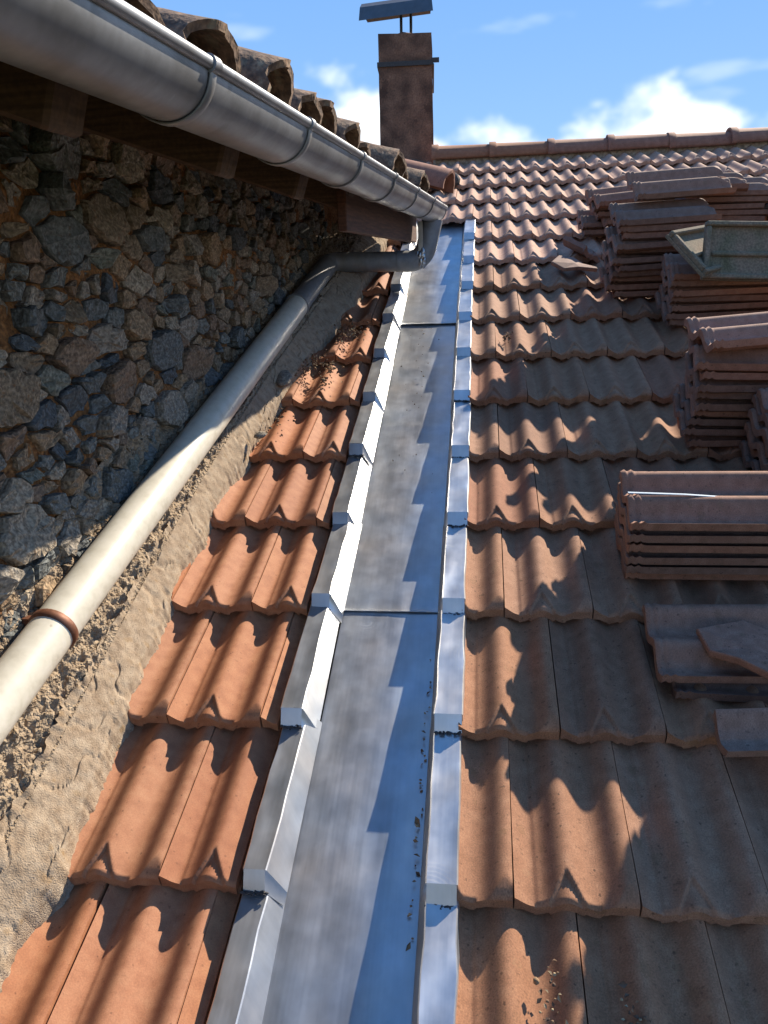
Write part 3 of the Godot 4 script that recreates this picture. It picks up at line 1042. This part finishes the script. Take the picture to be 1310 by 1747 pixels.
func broken(w: float, l: float, sd: int) -> ArrayMesh:
	var st := st_new()
	var rings := []
	var ol := [Vector2(-0.05, 0.10), Vector2(0.07, 0.11), Vector2(0.12, 0.05), Vector2(0.07, -0.02), Vector2(0.02, -0.10), Vector2(0.0, -0.11), Vector2(-0.03, -0.03), Vector2(-0.06, 0.03)]
	for q in [[0.97, -0.009], [1.0, -0.006], [1.0, 0.006], [0.96, 0.009]]:
		var ring := []
		for p in ol: ring.append(Vector3(p.x * q[0], q[1] + 0.02 * cos(p.x * 30.0), -p.y * q[0]))
		rings.append(ring)
	loft(st, rings, true, true, -1)
	return done(st)

# ------------------------------------------------------------------ litter
func litter(called: String, label: String, x: float, v: float, rx: float, rv: float, count: int, n0 := 0.02, big := 0.010):
	var st := [st_new(), st_new(), st_new(), st_new()]
	var node := thing(called, label, "litter", RF * Transform3D(Basis.IDENTITY, Vector3(x, n0, -v)))
	for i in count:
		var k := rng.randi() % 4
		var px := rng.randfn(0, 0.45) * rx
		var pv := rng.randfn(0, 0.45) * rv
		var n := 0.002 + rng.randf() * 0.016 * exp(-(px * px / (rx * rx) + pv * pv / (rv * rv)))
		var c := Vector3(px, n, -pv)
		var b := Basis.from_euler(Vector3(rng.randf_range(-0.9, 0.9), rng.randf() * TAU, rng.randf_range(-0.9, 0.9)))
		var s := rng.randf_range(0.35, 1.0) * big * (1.7 if rng.randf() < 0.12 else 1.0)
		var s2: SurfaceTool = st[k]
		if rng.randf() < 0.5:
			s2.set_smooth_group(-1)
			var a := c + b * Vector3(-s, 0, 0)
			var d := c + b * Vector3(s, 0, 0)
			var e := c + b * Vector3(0, s * 0.35, s * 0.55)
			var f := c + b * Vector3(0, s * 0.3, -s * 0.55)
			tri(s2, a, e, d); tri(s2, a, d, f)
			var dn := b * Vector3(0, -0.0008, 0)
			tri(s2, a + dn, d + dn, e + dn); tri(s2, a + dn, f + dn, d + dn)
		else:
			blob(s2, c, Vector3(s * 0.5, s * 0.35, s * 0.45), 0, 0.4)
	for k in 4:
		var o := piece("crumbs", done(st[k]), M.dry_leaf[k], node)
		o.set_meta("kind", "stuff")

func build_details():
	rng.seed = 43
	litter("leaf_litter", "dry leaf litter in the tile hollow by the second sunlit left course", -0.555, 3.03, 0.07, 0.12, 110)
	litter("leaf_litter", "brown leaf litter heaped in the left tiles below the upper heap", -0.66, 2.72, 0.12, 0.12, 130)
	litter("leaf_litter", "thin leaf crumbs in the hollow of the third left course", -0.585, 2.66, 0.025, 0.12, 60)
	litter("leaf_litter", "few crumbs on the left tiles beside the small flat stone", -0.70, 2.30, 0.06, 0.10, 26)
	litter("leaf_litter", "crumbs caught in the lowest tile hollow right of the channel", 0.115, 0.52, 0.02, 0.07, 30, 0.004, 0.007)
	litter("leaf_litter", "crumbs in the lowest sunlit hollow near the shade edge", 0.235, 0.50, 0.02, 0.06, 26, 0.004, 0.008)
	litter("leaf_litter", "moss crumbs in the right tile hollow far up the channel", 0.11, 2.98, 0.02, 0.08, 36, 0.004, 0.008)
	litter("leaf_litter", "specks of debris strewn over the zinc channel floor", -0.24, 2.6, 0.09, 0.9, 36, -0.052, 0.005)
	litter("leaf_litter", "black crumbs along the foot of the right zinc edge", -0.118, 0.85, 0.008, 0.45, 40, -0.052, 0.007)
	# flat stones on the fillet
	for q in [[-0.735, 2.55, 0.06, Vector3(0.035, 0.014, 0.07), "rough grey flat stone bedded on the mortar above the left tiles"], [-0.735, 2.16, 0.05, Vector3(0.022, 0.008, 0.02), "small flat grey stone lying beside the left tile corner"]]:
		var st := st_new()
		blob(st, Vector3.ZERO, q[3], 0, 0.2)
		single("flat_stone", done(st), M.stone[5], q[4], q[0], q[1], q[2], Basis(Vector3.UP, 0.3), "stone")
	var st2 := st_new()
	for i in 5: blob(st2, Vector3(rng.randfn(0, 0.04), 0.02 + rng.randf() * 0.02, rng.randfn(0, 0.03)), Vector3(0.08, 0.05, 0.06), 0, 0.25)
	single("dark_lump", done(st2), M.cloth, "dark grey crumpled lump lying on the upper tiles above the channel", -0.27, 5.32, 0.03, Basis.IDENTITY, "lump")
	# curled bark strip
	st2 = st_new()
	var rr := []
	for k in 13:
		var u := k / 12.0
		var w := 0.008 * sin(PI * clampf(u * 0.94 + 0.03, 0, 1)) + 0.001
		var c := Vector3(lerpf(-0.05, 0.05, u), 0.022 * sin(PI * u * 1.1) + 0.006 * sin(u * 9.0), 0.004 * sin(u * 7.0))
		rr.append([c + Vector3(0, 0, w), c + Vector3(0, 0.0012, 0), c + Vector3(0, 0, -w), c + Vector3(0, -0.0012, 0)])
	loft(st2, rr, true, true, 0)
	single("dry_leaf", done(st2), M.dry_leaf[3], "pale curled dry leaf caught by the sun below the grey pipe", -0.46, 3.62, 0.07, Basis(Vector3.UP, 0.2), "leaf")

# ------------------------------------------------------------------ sky
func make_sky() -> Sky:
	var w := 2048
	var h := 1024
	var im := Image.create(w, h, false, Image.FORMAT_RGBF)
	var puff := fnl(51, 0.9, 6)
	var shape := fnl(52, 0.35, 3)
	var wisp := fnl(53, 0.6, 5)
	for y in h:
		var el := PI * (0.5 - (y + 0.5) / h)
		var s := maxf(sin(el), 0.0)
		var t := pow(1.0 - s, 3.2)
		var base := Color(0.068, 0.19, 0.46).lerp(Color(0.235, 0.385, 0.58), t)
		if el < 0.0: base = base.lerp(Color(0.14, 0.15, 0.13), clampf(-el * 12.0, 0, 1))
		im.fill_rect(Rect2i(0, y, w, 1), base)
		if el > -0.05 and el < 0.62:
			for x in w:
				var az := TAU * (x + 0.5) / w + 0.14
				var d := Vector3(sin(az) * cos(el), sin(el), cos(az) * cos(el))
				var big := shape.get_noise_3d(d.x * 7.0, d.y * 3.0, d.z * 7.0)
				var top := 0.150 + big * 0.10
				var n := puff.get_noise_3d(d.x * 11.0, d.y * 17.0, d.z * 11.0)
				var c := smoothstep(0.0, 0.045, top - el + n * 0.055)
				var wi := maxf(0.0, wisp.get_noise_3d(d.x * 5.0 + 4.0, d.y * 22.0, d.z * 5.0) - 0.32) * 1.0 * (1.0 - smoothstep(0.3, 0.5, el))
				c = maxf(c, clampf(wi, 0.0, 0.45))
				if c > 0.003:
					var lum := 0.62 + 0.30 * clampf((top - el + n * 0.1) * -3.0 + 0.5, 0, 1) + n * 0.12
					var cc := Color(lum * 0.93, lum * 0.97, lum * 1.02)
					im.set_pixel(x, y, base.lerp(cc, c))
	var sm := PanoramaSkyMaterial.new()
	sm.panorama = ImageTexture.create_from_image(im)
	var sky := Sky.new()
	sky.sky_material = sm
	return sky

# ------------------------------------------------------------------
func _ready():
	rng.seed = 20
	noise_a = fnl(1, 0.02, 3)
	noise_b = fnl(2, 0.02, 3)
	# camera
	var cam := Camera3D.new()
	cam.name = "camera"
	cam.fov = 67.32
	cam.near = 0.02
	cam.far = 3000.0
	add_child(cam)
	cam.transform = Transform3D(Basis(Vector3(0.992347, -0.033968, -0.118716), Vector3(-0.003771, 0.952633, -0.304100), Vector3(0.123422, 0.302221, 0.945214)), CAM)
	cam.current = true
	# sky
	var env := Environment.new()
	env.background_mode = Environment.BG_SKY
	env.sky = make_sky()
	env.background_energy_multiplier = 1.0
	env.tonemap_mode = Environment.TONE_MAPPER_LINEAR
	env.tonemap_exposure = 2.0
	env.sdfgi_enabled = true
	env.ssao_enabled = true
	env.ssil_enabled = true
	var we := WorldEnvironment.new()
	we.name = "world_environment"
	we.environment = env
	add_child(we)
	# frames
	var rb := Basis(Vector3.RIGHT, TH)
	RF = Transform3D(rb, CAM - rb.y * H)
	HF = Transform3D(Basis(Vector3.UP, -0.0674), CAM)
	# sun
	var sun := DirectionalLight3D.new()
	sun.name = "sun"
	sun.light_energy = 1.55
	sun.light_color = Color(1.0, 0.95, 0.87)
	sun.light_angular_distance = 0.5
	sun.shadow_enabled = true
	add_child(sun)
	sun.look_at_from_position(Vector3.ZERO, -(rb * SUN_ROOF).normalized())
	make_materials()
	rng.seed = 40
	# setting
	var gm := PlaneMesh.new()
	gm.size = Vector2(2400, 2400)
	var ground := piece("ground", gm, M.ground)
	tag(ground, "", "", "", "structure")
	build_roof()
	build_stone_house()
	build_channel()
	build_gutter()
	build_downpipe()
	build_chimney()
	build_stacks()
	build_details()
